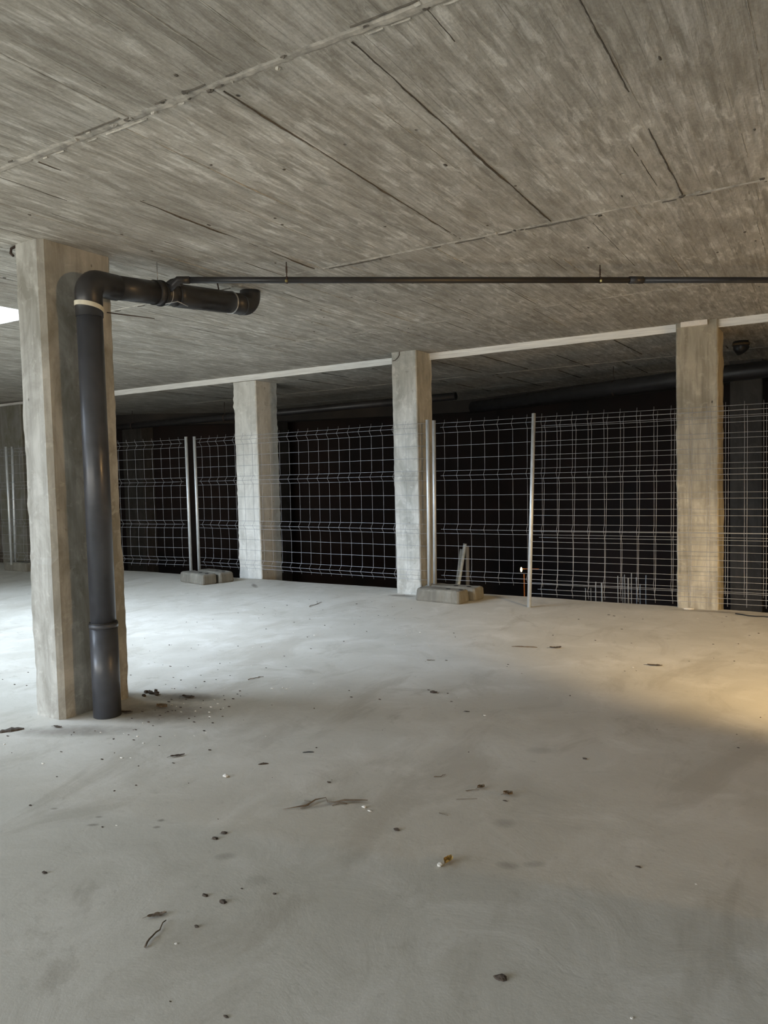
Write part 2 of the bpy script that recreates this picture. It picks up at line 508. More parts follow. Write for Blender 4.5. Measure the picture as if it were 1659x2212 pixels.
# panel joints running away from the camera (x, y0, y1, width, height)
CR = [
    (-2.31, -.6, 2.03), (-1.74, -.6, 2.03), (-1.20, -.6, 2.02), (-2.93, .2, 2.03), (-3.5, .2, 2.03), (-.62, -.6, 2.03), (-4.1, .2, 2.03), (-4.7, .2, 2.03),
    (-2.96, 2.09, 4.15), (-2.40, 2.09, 4.15), (-1.88, 2.09, 4.15), (-1.325, 2.09, 4.15), (-.64, 1.2, 4.15), (-.22, 1.8, 3.2),
    (-3.55, 2.09, 4.15), (-4.2, 2.09, 4.15), (-4.9, 2.09, 4.15), (.3, 1.5, 4.15),
    (-3.3, 4.2, 6.2), (-2.75, 4.2, 6.25), (-2.1, 4.2, 6.2), (-1.5, 4.2, 6.2), (-.9, 4.2, 6.2), (-.35, 4.2, 6.2),
    (-4.0, 4.2, 6.25), (-4.7, 4.2, 6.2), (-5.5, 4.2, 6.2), (-6.3, 4.2, 6.2), (-7.1, 4.2, 6.2), (-8.0, 4.2, 6.2),
    (-3.6, 6.3, 7.75), (-2.9, 6.3, 7.75), (-2.2, 6.3, 7.75), (-1.45, 6.3, 7.75), (-.5, 6.3, 7.75), (-4.4, 6.3, 7.4), (-5.2, 6.3, 7.75), (-6.1, 6.3, 7.75), (-7.4, 6.3, 7.75)]
for i, (x, a, b) in enumerate(CR):
    big = x in (-1.88, -1.325, -.64, -2.96)
    fin(mb, (x, a), (x + random.uniform(-.02, .02), b), 0.009 if big else 0.007, 0.006 if big else 0.0035, i * 3.7, 2 if big else 1, 2, 0.12 if big else 0.45)
# cross joints
fin(mb, (-7.0, 2.045), (3.0, 2.055), 0.055, 0.0045, 101, 1, 1, 0.0)
fin(mb, (-7.0, 2.076), (3.0, 2.086), 0.006, 0.006, 131, 1, 2, 0.72)
fin(mb, (-7.0, 2.014), (3.0, 2.024), 0.006, 0.006, 151, 2, 1, 0.72)
fin(mb, (-5.5, 4.18), (3.0, 4.19), 0.035, 0.006, 202, 1, 2, 0.15)
fin(mb, (-5.5, 4.20), (3.0, 4.21), 0.006, 0.008, 222, 2, 1, 0.6)
for q in range(60):
    xx = random.uniform(-4.2, .3)
    yy = (2.05 if q % 3 else 4.185) + random.uniform(-.035, .04)
    mb.blob((xx, yy, CEIL), (random.uniform(.006, .022), random.uniform(.005, .012), .008), 900 + q, 1 if q % 2 else 2, 0.7, 7, 5)
fin(mb, (-9.5, 6.25), (3.0, 6.26), 0.03, 0.004, 303, 1, 1, 0.45)
# thin board edges
for i in range(190):
    x = round(random.uniform(-5.2, 1.2) / 0.105) * 0.105 + random.uniform(-.01, .01); y = random.uniform(-.2, 6.6); L = random.uniform(.25, 1.1)
    fin(mb, (x, y), (x + random.uniform(-.004, .004), y + L), 0.0045, 0.0022, 400 + i, 1 if i % 3 else 2, 2, 0.35)
# small stone chips and blow holes of mortar
for i in range(60):
    x = random.uniform(-5, .8); y = random.uniform(.5, 7)
    mb.blob((x, y, CEIL), (random.uniform(.004, .010), random.uniform(.006, .018), .004), i, 2, 0.4, 6, 4)
tag(mb.build('ceiling', [M_CEIL, M_FIN, M_CRACK]), kind='structure')

# light shaft of the skylight, standing on the slab
# ---- far ceiling, 7 cm lower, its pale front edge facing us
mb = MB()
ZL = 2.73
NX = 220
xs = [X0 + (X1 - X0) * i / NX for i in range(NX + 1)]
mb.box(X0, X1, YC + 0.002, 14.2, ZL, CEIL + T)
prev = None
for i, x in enumerate(xs):
    wob = 0.012 * mn.noise(Vector((x * 2.1, 8, 0))) + 0.006 * mn.noise(Vector((x * 14, 1, 0)))
    yy = YC + 0.006 * mn.noise(Vector((x * 5, 4, 4)))
    col_ = [(x, YC - 0.022 + wob * 0.8, CEIL + .001), (x, yy - 0.012, ZL + 0.045 + wob), (x, yy - 0.008, ZL - 0.004 + wob * .4), (x, yy + 0.02, ZL + 0.001)]
    if prev:
        for j in range(3):
            mb.quad(prev[j], prev[j + 1], col_[j + 1], col_[j], 1)
    prev = col_
for i, (x, a, b) in enumerate([(-1.0, 7.9, 9.3), (-1.9, 7.9, 9.1), (-2.7, 8.5, 9.8), (-3.4, 7.9, 9.4), (-4.0, 8.0, 10), (-4.9, 8, 10), (-5.6, 7.9, 9.5), (-6.2, 8.2, 9.6), (-7.6, 7.9, 9.6), (-8.6, 7.9, 9.6), (-2.2, 9.5, 11), (-3.1, 9.5, 11), (-3.9, 9.6, 11.5), (-4.8, 9.6, 11.5), (-0.45, 8.0, 9.2)]):
    fin(mb, (x, a), (x + .03, b), 0.02, 0.006, i * 5.1 + 60, 3, 3, 0.35, z=ZL)
fin(mb, (-10, 9.55), (1.5, 9.5), 0.03, 0.006, 77, 2, 2, 0.25, z=ZL)
fin(mb, (-10, 11.0), (1.5, 10.9), 0.025, 0.004, 78, 2, 2, 0.4, z=ZL)
tag(mb.build('ceiling_far_slab', [M_CEIL2, M_EDGE, M_FIN, M_CRACK]), kind='structure')

# ---- enclosing walls
def wall(name, x0, x1, y0, y1, z0, z1, m):
    b = MB(); b.box(x0, x1, y0, y1, z0, z1)
    return tag(b.build(name, m), kind='structure')


wall('wall_left', X0 - .25, X0, Y0, 14.2, -3.1, CEIL + T, M_WALL)
b = MB()      # right wall with the doorway to the lit passage
b.box(1.0, 1.2, Y0, 2.7, -.0, CEIL); b.box(1.0, 1.2, 2.7, 7.6, 2.5, CEIL); b.box(1.0, 1.2, 7.6, 12.0, -3, ZL)
tag(b.build('wall_right', M_WALL), kind='structure')
wall('wall_passage', X1, X1 + .25, Y0, 14.2, -3.1, CEIL + T, M_WALL)
b = MB()      # unseen rear wall with a wide opening added for the fill light
b.box(X0, -11.0, Y0 - .25, Y0, -.3, CEIL + T); b.box(0, X1, Y0 - .25, Y0, -.3, CEIL + T); b.box(-11.0, 0, Y0 - .25, Y0, 2.6, CEIL + T)
tag(b.build('wall_rear', M_WALL), kind='structure')

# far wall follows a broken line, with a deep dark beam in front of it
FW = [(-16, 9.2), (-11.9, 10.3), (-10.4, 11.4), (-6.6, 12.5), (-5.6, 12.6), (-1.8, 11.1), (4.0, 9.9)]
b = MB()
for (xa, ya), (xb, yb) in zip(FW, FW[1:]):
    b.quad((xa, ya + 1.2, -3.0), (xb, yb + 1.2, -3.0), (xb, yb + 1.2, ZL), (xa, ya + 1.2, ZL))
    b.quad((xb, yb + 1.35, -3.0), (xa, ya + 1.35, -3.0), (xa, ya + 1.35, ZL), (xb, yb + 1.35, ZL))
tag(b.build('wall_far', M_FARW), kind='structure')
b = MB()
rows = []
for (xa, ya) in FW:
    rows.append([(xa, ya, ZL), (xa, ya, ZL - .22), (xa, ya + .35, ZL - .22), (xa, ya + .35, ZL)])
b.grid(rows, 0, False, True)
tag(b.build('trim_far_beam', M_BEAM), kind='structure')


# ============================================================ PILLARS
def pillar(name, x0, x1, y0, y1, z0, z1, mat, ch=0.012, seed=0, ledge=None, seam=None, rough=0.004, dz=0.05):
    """cast column: chamfered corners, irregular arrises, formwork seams"""
    root = empty(name, ((x0 + x1) / 2, (y0 + y1) / 2, z0))
    cx_, cy_ = (x0 + x1) / 2, (y0 + y1) / 2
    hx, hy = (x1 - x0) / 2, (y1 - y0) / 2
    per = []
    K = 5
    cs = [(-hx + ch, -hy), (hx - ch, -hy), (hx, -hy + ch), (hx, hy - ch), (hx - ch, hy), (-hx + ch, hy), (-hx, hy - ch), (-hx, -hy + ch)]
    for i in range(8):
        a, b_ = cs[i], cs[(i + 1) % 8]
        kk = K if i % 2 == 0 else 1
        for j in range(kk):
            t = j / kk
            per.append((a[0] + (b_[0] - a[0]) * t, a[1] + (b_[1] - a[1]) * t, (j == 0) or i % 2 == 1))
    n = int((z1 - z0) / dz)
    rows = []
    for i in range(n + 1):
        z = z0 + (z1 - z0) * i / n
        row = []
        for (px, py, corner) in per:
            v = Vector((px * 4 + seed, py * 4, z * 2.2))
            k = rough * (1.6 if corner else 0.7)
            d = k * mn.noise(v) + (rough * 1.2 * mn.noise(Vector((px * 9 + seed, py * 9, z * 13))) if corner else 0)
            s = 1.0
            off = 0
            if ledge and z < ledge[0]: off = ledge[1]
            sc = d + off
            if seam and abs(z - seam) < dz * 0.6: sc -= 0.006
            row.append((px + math.copysign(sc, px), py + math.copysign(sc, py), z - z0))
        rows.append(row)
    b = MB()
    nn, k = b.grid(rows, 0, False, True)
    b.f.append(tuple(nn + j for j in range(k))); b.m.append(0); b.sm.append(False)
    sh = b.build('shaft', mat, root)
    return root


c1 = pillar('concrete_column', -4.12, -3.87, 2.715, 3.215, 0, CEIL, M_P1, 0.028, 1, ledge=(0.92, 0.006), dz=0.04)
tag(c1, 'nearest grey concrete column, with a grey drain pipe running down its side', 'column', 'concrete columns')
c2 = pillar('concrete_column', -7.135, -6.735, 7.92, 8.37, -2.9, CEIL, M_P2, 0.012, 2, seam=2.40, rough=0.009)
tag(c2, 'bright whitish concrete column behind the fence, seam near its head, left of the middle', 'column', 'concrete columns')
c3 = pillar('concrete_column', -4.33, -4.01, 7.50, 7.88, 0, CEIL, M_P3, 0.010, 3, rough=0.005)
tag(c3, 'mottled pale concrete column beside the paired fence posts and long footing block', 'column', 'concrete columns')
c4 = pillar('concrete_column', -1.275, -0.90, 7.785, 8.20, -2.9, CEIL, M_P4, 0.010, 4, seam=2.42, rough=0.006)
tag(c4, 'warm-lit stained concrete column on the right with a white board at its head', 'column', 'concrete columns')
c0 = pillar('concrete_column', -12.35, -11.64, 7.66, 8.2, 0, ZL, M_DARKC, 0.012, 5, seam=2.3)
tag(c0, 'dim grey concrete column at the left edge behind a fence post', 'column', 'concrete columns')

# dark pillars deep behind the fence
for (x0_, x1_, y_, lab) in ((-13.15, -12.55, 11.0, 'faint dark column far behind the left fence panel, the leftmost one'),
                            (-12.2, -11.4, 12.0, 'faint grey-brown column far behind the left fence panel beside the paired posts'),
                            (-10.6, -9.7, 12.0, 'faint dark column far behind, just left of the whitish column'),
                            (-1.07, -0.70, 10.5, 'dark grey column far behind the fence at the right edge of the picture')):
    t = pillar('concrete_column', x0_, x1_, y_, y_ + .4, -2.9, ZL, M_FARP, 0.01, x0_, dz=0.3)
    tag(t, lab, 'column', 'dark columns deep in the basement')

# details on pillar heads
b = MB(); b.box(-1.225, -0.985, 7.745, 7.782, 2.752, 2.799)
tag(b.build('foam_board', M_WOODW), 'white rectangular board wedged under the ceiling at the head of the right column', 'board')
b = MB(); b.blob((-1.16, 7.72, 0.008), (.05, .022, .010), 4, 0, .3)
tag(b.build('rubble_chip', M_PALE), 'pale flat chip on the floor at the foot of the right column', 'rubble')
b = MB()
b.tube([(-4.22, 7.492, 2.80), (-4.22, 7.49, 2.76), (-4.235, 7.485, 2.735), (-4.27, 7.48, 2.705), (-4.30, 7.475, 2.70)], 0.004, 6)
tag(b.build('tie_wire', M_BLACKWIRE), 'short bent black wire sticking out at the head of the mottled pale column', 'wire')
b = MB()
b.tube([(-4.10, 2.735, 2.80), (-4.135, 2.715, 2.785), (-4.135, 2.71, 2.755), (-4.118, 2.715, 2.74)], 0.008, 8)
tag(b.build('tie_wire', M_BLACKWIRE), 'small dark wire end at the top left corner of the nearest column', 'wire')

# ============================================================ DRAIN PIPES
PX, PY = -3.70, 2.90
root = empty('drain_pipe', (PX, PY, 0))
tag(root, 'thick dark grey plastic drain pipe running down the nearest column and along the ceiling', 'pipe')


def L(p): return (p[0] - PX, p[1] - PY, p[2])


def part(name, build, mat, parent, label=None):
    b = MB(); build(b)
    o = b.build(name, mat, parent)
    if label: o['label'] = label
    return o


def arc(c, r, a0, a1, ax, ay, n=10):
    c = Vector(c); ax = Vector(ax); ay = Vector(ay)
    return [c + ax * r * math.cos(a0 + (a1 - a0) * i / n) + ay * r * math.sin(a0 + (a1 - a0) * i / n) for i in range(n + 1)]


R1 = 0.073
ZJ = 2.565      # axis height where the elbow turns
# lower socket pipe and main riser
part('socket_pipe', lambda b: (b.tube([L((PX, PY, -.01)), L((PX, PY, .54))], 0.080, 40), b.tube([L((PX, PY, .535)), L((PX, PY, .56))], 0.083, 40)), M_PVC, root)
part('seal_ring', lambda b: b.tube([L((PX, PY, .558)), L((PX, PY, .568))], 0.079, 40), M_RUB, root)
part('riser', lambda b: b.tube([L((PX, PY, .55)), L((PX, PY, 2.42))], R1, 40), M_PVC, root)
# elbow at the top of the riser (sharp tee-like bend)
def elbow_a(b):
    pts = [L((PX, PY, 2.36))] + [Vector(L((PX, PY, 0))) + Vector((0, 0.07 - 0.07 * math.cos(a), 2.495 + 0.07 * math.sin(a))) for a in [i * math.pi / 2 / 8 for i in range(9)]] + [L((PX, PY + .2, ZJ + .003))]
    b.tube(pts, 0.077, 40)
part('elbow', elbow_a, M_PVCD, root)
HZ = lambda y: 2.566 + (y - 3.05) * 0.100
XH = lambda y: PX - 0.02 * (y - 2.9)
part('branch_pipe', lambda b: b.tube([L((XH(3.05), 3.05, HZ(3.05))), L((XH(3.44), 3.44, HZ(3.44)))], R1, 40), M_PVCD, root)
part('pipe_socket', lambda b: (b.tube([L((XH(3.40), 3.40, HZ(3.40))), L((XH(3.455), 3.455, HZ(3.455)))], 0.079, 40)), M_PVCD, root)
part('wye_fitting', lambda b: (b.tube([L((XH(3.45), 3.45, HZ(3.45))), L((XH(3.62), 3.62, HZ(3.62)))], 0.072, 40),
                              b.tube([L((XH(3.48), 3.47, HZ(3.45) + .02)), L((XH(3.45) + .07, 3.50, HZ(3.5) + .060)), L((XH(3.45) + .125, 3.52, HZ(3.5) + .065))], 0.027, 20)), M_PVCD, root)
part('branch_pipe', lambda b: b.tube([L((XH(3.58), 3.58, HZ(3.58))), L((XH(3.62), 3.62, HZ(3.62))), L((XH(4.12), 4.12, HZ(4.12)))], [0.074, 0.078, 0.078], 40), M_PVCD, root)
part('seal_ring', lambda b: b.tube([L((XH(3.455), 3.452, HZ(3.452))), L((XH(3.465), 3.465, HZ(3.465)))], 0.083, 40), M_RUB, root)


def clampring(y, r=0.079, wd=.012):
    return lambda b: b.tube([L((XH(y), y, HZ(y))), L((XH(y), y + wd, HZ(y + wd)))], r, 40, caps=True)


part('pipe_clamp', clampring(3.50, 0.0745, .006), M_CLAMP, root)
part('pipe_clamp', clampring(3.585, 0.0765, .005), M_PVC, root)
part('pipe_clamp', clampring(4.125, 0.0815, .014), M_CLAMP, root)
def endelbow(b):
    yb = 4.13
    pts = [L((XH(yb), yb, HZ(yb))), L((XH(4.25), 4.25, HZ(4.22)))]
    c = Vector(L((XH(4.3), 4.27, HZ(4.22) + .09)))
    pts += [c + Vector((0, 0.09 * math.sin(a), -0.09 * math.cos(a))) for a in [i * math.pi / 2 / 7 for i in range(8)]]
    pts.append(Vector((pts[-1].x, pts[-1].y, CEIL + .02)))
    b.tube(pts, 0.076, 36)
part('end_elbow', endelbow, M_PVCD, root)
part('seal_ring', lambda b: b.tube([L((XH(4.245), 4.24, HZ(4.22) - .002)), L((XH(4.25), 4.25, HZ(4.225)))], 0.080, 40), M_PVC, root)
part('hanger_rod', lambda b: b.tube([L((XH(4.0), 4.0, CEIL)), L((XH(4.02), 4.02, HZ(4.0) + .07))], 0.005, 8), M_BLACKWIRE, root)
part('hanger_rod', lambda b: b.tube([L((XH(3.45), 3.44, CEIL)), L((XH(3.45), 3.44, HZ(3.45) + .07))], 0.003, 8), M_CLAMP, root)
# wire loop and its ends near the wye
part('tie_wire', lambda b: b.tube([L((XH(3.45) + .04, 3.46, HZ(3.45) - .072)), L((XH(3.5) + .07, 3.54, HZ(3.5) - .05)), L((XH(3.5) + .10, 3.60, HZ(3.5) - .075))], 0.003, 6), M_CLAMP, root)
# strap round the riser, with its loose wire
def strap(b):
    rows = []
    for i in range(27):
        a = math.radians(-135 + 190 * i / 26)
        z = 2.435 - 0.028 * (i / 26) ** 2 * 1.5
        rows.append([Vector((0.078 * math.cos(a), 0.078 * math.sin(a), z + .013)), Vector((0.0815 * math.cos(a), 0.0815 * math.sin(a), z + .013)),
                     Vector((0.0815 * math.cos(a), 0.0815 * math.sin(a), z - .013)), Vector((0.078 * math.cos(a), 0.078 * math.sin(a), z - .013))])
    b.grid(rows, 0, False, True)
part('strap', strap, M_STRAP, root, 'cream strap around the riser')
part('strap_wire', lambda b: b.tube([(0.06, 0.075, 2.392), (0.13, 0.13, 2.38), (0.27, 0.16, 2.352), (0.36, 0.16, 2.332)], [0.004, 0.004, 0.003, 0.002], 6), M_BLACKWIRE, root)

# small long pipe under the ceiling
A = Vector((-3.60, 3.485, 2.655)); B1 = Vector((-3.56, 3.515, 2.668))
P_a = Vector((-3.037, 3.92, 2.684)); P_b = Vector((-1.346, 5.23, 2.697))
dirn = (P_b - P_a)
P_e = P_b + dirn * 1.25
r2 = empty('waste_pipe', (-3.58, 3.5, 2.66))
tag(r2, 'thin black plastic pipe hung under the ceiling running off to the right', 'pipe')
O2 = Vector((-3.58, 3.5, 2.66))
part('pipe_run', lambda b: b.tube([P_a - dirn * .315 - O2, P_a - O2, P_b - O2 + dirn * .11], 0.0205, 24), M_PVCD, r2)
part('pipe_run', lambda b: b.tube([P_b - O2 + dirn * .12, P_e - O2], 0.0205, 24), M_PVCD, r2)
part('pipe_socket', lambda b: b.tube([P_b - O2 + dirn * .098, P_b - O2 + dirn * .145], 0.0245, 24), M_PVCD, r2)
part('bend', lambda b: b.tube([Vector((-3.645, 3.478, 2.628)) - O2, Vector((-3.61, 3.483, 2.655)) - O2, P_a - dirn * .325 - O2, P_a - dirn * .29 - O2], 0.0235, 24), M_PVCD, r2)
for Ph in (P_a, P_b, P_b + (P_b - P_a)):
    h = part('hanger', lambda b: (b.tube([(Ph.x - O2.x, Ph.y - O2.y, CEIL - O2.z), (Ph.x - O2.x, Ph.y - O2.y, Ph.z - O2.z + .01)], 0.0035, 8),
                                 b.tube([(Ph.x - O2.x, Ph.y - O2.y, CEIL - O2.z - .03), (Ph.x - O2.x, Ph.y - O2.y, CEIL - O2.z - .07)], 0.006, 8)), M_BLACKWIRE, r2)
    def ring(b):
        n_ = dirn.normalized()
        q = Ph - O2
        b.tube([q - n_ * .006, q + n_ * .006], 0.023, 24)
    part('ring_clamp', ring, M_BLACKWIRE, h)
    def nut(b):
        q = Ph - O2 + Vector((0.012, -0.022, -0.012))
        b.box(q.x - .006, q.x + .006, q.y - .006, q.y + .006, q.z - .007, q.z + .007)
    part('clamp_nut', nut, M_BRASS, h, 'yellow clamp nut')

# far dark pipes
def farpipe(pts, r, lab, hang):
    o = Vector(pts[0])
    rt = empty('drain_pipe', o)
    tag(rt, lab, 'pipe')
    part('pipe_run', lambda b: b.tube([Vector(p) - o for p in pts], r, 24), M_PVCD, rt)
    for q in hang:
        q = Vector(q)
        part('hanger', lambda b: (b.tube([Vector((q.x, q.y, ZL)) - o, q - o], 0.005, 8), b.tube([q - o + Vector((-.012, 0, 0)), q - o + Vector((.012, 0, 0))], r + .006, 24)), M_BLACKWIRE, rt)


farpipe([(-12.0, 9.8, 2.44), (-8.9, 9.8, 2.46), (-4.6, 9.8, 2.50)], 0.055, 'dark horizontal pipe under the far ceiling on the left', [(-11.4, 9.8, 2.445), (-9.05, 9.8, 2.458)])
farpipe([(-4.95, 11.2, 2.45), (-1.57, 9.54, 2.45), (-.56, 9.24, 2.45), (3.0, 8.3, 2.45)], 0.095, 'thick dark pipe under the far ceiling running off at the right', [(-2.4, 9.95, 2.45), (0.2, 9.04, 2.45)])
rt = empty('pipe_stub', (-0.80, 8.9, ZL))
tag(rt, 'short dark drain stub hanging from the far ceiling right of the right column', 'pipe')
part('stub', lambda b: b.tube([(0, 0, .01), (0, 0, -.07), (0.02, .02, -.10)], [0.075, 0.078, 0.072], 24), M_PVCD, rt)
part('socket_ring', lambda b: b.tube([(0, 0, -.02), (0, 0, -.045)], 0.085, 24), M_LEAF, rt, 'brownish ring')

# ============================================================ FENCE
HZS = [1.96, 1.91, 1.85, 1.706, 1.565, 1.425, 1.371, 1.318, 1.15, .989, .827, .768, .72, .58, .438, .301, .247, .194]
MID = {1.91, 1.371, .768, .247}


def fold(z):
    for m in MID:
        d = abs(z - m)
        if d < 0.056: return 0.045 * (1 - d / 0.056)
    return 0.0


def fence_panel(name, p0, p1, label, base=0.0, foldsign=-1, zs=0.0, posts=(True, True), lean=0.0, leans=(0, 0)):
    """p0,p1 plan positions of the two posts; wires 18 across, uprights every 155 mm"""
    p0 = Vector((*p0, 0)); p1 = Vector((*p1, 0))
    Lh = (p1 - p0).length
    rt = empty(name, p0, (0, 0, math.atan2(p1.y - p0.y, p1.x - p0.x)))
    tag(rt, label, 'fence', 'temporary fence panels')
    sh = lambda z: lean * z
    for i, (px, on) in enumerate(((0, posts[0]), (Lh, posts[1]))):
        if on:
            def post(b):
                b.tube([(px, 0, base), (px + leans[i] * 1.0, sh(1.0), 1.0), (px + leans[i] * 1.995, sh(1.995), 1.995)], 0.0205, 20)
            po = part('post', post, M_ZINC, rt)
    b = MB()
    RH, RV = 0.0021, 0.0016
    for z in HZS:
        z2 = z - zs
        f = foldsign * fold(z)
        e = 0.10 if z in MID else 0.015
        n = 14
        pts = []
        for i in range(n + 1):
            x = e + (Lh - 2 * e) * i / n
            lx = x + (leans[0] * (1 - x / Lh) + leans[1] * x / Lh) * z2
            sag = 0.012 * mn.noise(Vector((x * .8, z * .3, p0.x)))
            pts.append((lx, f + sh(z2) + sag, z2 + 0.004 * mn.noise(Vector((x * .9, z, p0.y)))))
        b.tube(pts, RH, 6)
    nv = int((Lh - 0.26) / 0.155)
    for k in range(nv + 1):
        x = 0.13 + k * (Lh - 0.26) / nv
        zz = [1.995]
        for z in HZS:
            zz.append(z)
        zz.append(0.165)
        pts = []
        for z in zz:
            z2 = z - zs
            sag = 0.012 * mn.noise(Vector((x * .8, z * .3, p0.x)))
            lx = x + (leans[0] * (1 - x / Lh) + leans[1] * x / Lh) * z2
            pts.append((lx + 0.002 * mn.noise(Vector((x * 5, z * 5, 0))), foldsign * fold(z) + sh(z2) + sag + 0.0035, z2))
        b.tube(pts, RV, 6)
    b.build('wire_mesh', M_WIRE, rt)
    return rt


fence_panel('fence_panel', (-7.70, 7.54), (-11.26, 7.13), 'wire fence panel left of the leftmost pair of posts, behind the nearest column', 0.10, -1)
fence_panel('fence_panel', (-7.60, 7.60), (-3.85, 7.40), 'wire fence panel in front of the whitish column, between the two footing blocks', 0.10, -1, leans=(0.0, 0.012))
fence_panel('fence_panel', (-3.84, 7.52), (-0.05, 7.66), 'wire fence panel standing in the long block and running behind the leaning post', 0.10, -1, leans=(0.01, 0.0), lean=0.012)
fence_panel('fence_panel', (-2.62, 7.24), (0.92, 7.43), 'wire fence panel leaning back at right, its post standing directly on the floor', 0.0, -1, zs=0.05, lean=0.135)
fence_panel('fence_panel', (-11.27, 7.20), (-14.6, 6.9), 'wire fence panel at the left edge beyond the nearest column', 0.10, -1, leans=(-0.03, 0))


def block(label, corner, ang, Lx=0.62, Wy=0.225, Hz=0.14, seed=0):
    """rubberised concrete foot with rounded ends and post holes; corner = near left foot corner"""
    rt = empty('footing_block', (*corner, 0), (0, 0, ang))
    tag(rt, label, 'footing block', 'concrete footing blocks of the fence')
    rows = []
    for z, ins in ((0, .006), (.02, 0), (Hz - .025, .004), (Hz - .008, .012), (Hz, .026)):
        row = []
        nx = 14; cc = .03
        pts = []
        for i in range(nx + 1): pts.append((cc + (Lx - 2 * cc) * i / nx, 0))
        pts += [(Lx - .008, .012), (Lx, cc)]
        for i in range(1, 5): pts.append((Lx, cc + (Wy - 2 * cc) * i / 4))
        pts += [(Lx - .008, Wy - .01)]
        for i in range(nx + 1): pts.append((Lx - cc - (Lx - 2 * cc) * i / nx, Wy))
        pts += [(.008, Wy - .01)]
        for i in range(1, 5): pts.append((0, Wy - cc - (Wy - 2 * cc) * i / 4))
        pts += [(.008, .008)]
        for (x, y) in pts:
            cx_, cy_ = Lx / 2, Wy / 2
            x2 = x + (ins if x < cx_ else -ins) * (1 if abs(x - cx_) > Lx * .42 else 0)
            y2 = y + (ins if y < cy_ else -ins)
            d = 0.006 * mn.noise(Vector((x * 12 + seed, y * 12, z * 12)))
            row.append((x2 + d, y2 + d, z + (d if z > 0 else 0)))
        rows.append(row)
    b = MB()
    n, k = b.grid(rows, 0, False, True)
    e = n + (len(rows) - 1) * k
    b.f.append(tuple(e + j for j in range(k))); b.m.append(0); b.sm.append(False)
    b.build('block_body', M_BLOCK, rt)
    for hx in (0.36, 0.52):
        part('post_hole', lambda q: q.tube([(hx, Wy * .5, Hz - .001), (hx, Wy * .5, Hz + .003)], 0.024, 16), M_RUB, rt)
    return rt


block('long concrete footing block in front at the foot of the mottled pale column', (-3.90, 7.15), -0.105, 0.565, seed=1)
block('concrete footing block behind the long one, beside the mottled pale column', (-3.92, 7.385), -0.06, 0.66, 0.22, seed=2)
block('angled concrete footing block in front under the pair of posts left of the whitish column', (-7.63, 7.25), -0.25, 0.60, seed=3)
block('concrete footing block behind the angled one, left of the whitish column', (-7.545, 7.48), -0.25, 0.60, 0.225, seed=4)
block('dim concrete footing block at the left edge of the picture', (-11.48, 7.12), 0.0, 0.60, 0.22, seed=5)

# ---- things rising beyond the slab edge
for (x0_, x1_, z_, lab) in ((-3.82, -3.72, .545, 'taller blue-grey steel tube leaning beyond the slab edge behind the long footing block'),
                            (-3.87, -3.80, .47, 'shorter blue-grey steel tube leaning beyond the slab edge behind the long footing block')):
    b = MB()
    k = (x1_ - x0_) / (z_ - .04)
    yt = 8.1 if z_ > .5 else 8.17
    b.tube([(x1_ - k * (z_ + 2.9), yt, -2.9), (x1_, yt, z_)], 0.0215, 18)
    tag(b.build('steel_tube', M_TUBEB), lab, 'tube', 'steel tubes beyond the slab edge')
b = MB(); b.tube([(-3.80, 8.26, -2.9), (-3.765, 8.26, .50)], 0.024, 14)
tag(b.build('steel_tube', M_WIRE), 'dim steel tube between the two blue-grey ones behind the long footing block', 'tube', 'steel tubes beyond the slab edge')

ORD = ['leftmost', 'second from left', 'third from left', 'fourth from left, thicker', 'fifth from left', 'sixth from left', 'seventh from left', 'thick middle', 'tallest, fourth from right', 'third from right', 'second from right', 'rightmost']
rods = [(1265, .02, .005), (1275, .02, .004), (1287, .10, .006), (1299, .09, .010), (1335, .18, .006), (1344, .17, .004), (1350, .20, .005),
        (1356, .16, .009), (1364, .22, .005), (1374, .17, .005), (1383, .10, .006), (1394, .20, .006)]
YR = 8.55
for i, (px, zt, r) in enumerate(rods):
    d = fw + rx * ((px - 829.5) / F_PX) - up * ((1290 - 1106) / F_PX)
    x = d.x / d.y * YR
    b = MB()
    b.tube([(x + .004 * (i % 3), YR + .03 * (i % 2), -2.9), (x, YR + .03 * (i % 2), zt * .4), (x + .003 * ((i * 7) % 3 - 1), YR + .03 * (i % 2), zt)], r, 8)
    tag(b.build('steel_rod', M_ROD), ORD[i] + ' of the pale thin upright rods beyond the slab edge', 'rod', 'pale upright rods beyond the slab edge')

rt = empty('work_lamp', (-3.17, 8.6, -2.9))
tag(rt, 'small glowing oval lamp with a thin orange stand beyond the fence beside the leaning post', 'lamp')
part('stand', lambda b: b.tube([(0, 0, 0), (0.0, 0, 3.04)], 0.008, 8), M_COPPER, rt)
part('arm', lambda b: b.tube([(-.02, 0, 3.105), (0.19, 0, 3.112)], 0.005, 8), M_COPPER, rt)
part('lamp_head', lambda b: b.blob((-.035, 0, 3.095), (.012, .012, .030), 0, 0, 0, 14, 10), M_LAMP, rt, 'glowing oval lamp head')

rt = empty('wall_lamp', (7.6, 3.9, 1.7))
tag(rt, 'warm lamp on a post at the far end of the passage beyond the right wall', 'lamp')
part('lamp_post', lambda b: b.tube([(0, 0, -1.7), (0, 0, -.16)], 0.02, 12), M_RUB, rt)
part('lamp_holder', lambda b: b.tube([(0, 0, -.18), (0, 0, -.13)], [0.03, 0.05], 16), M_RUB, rt)
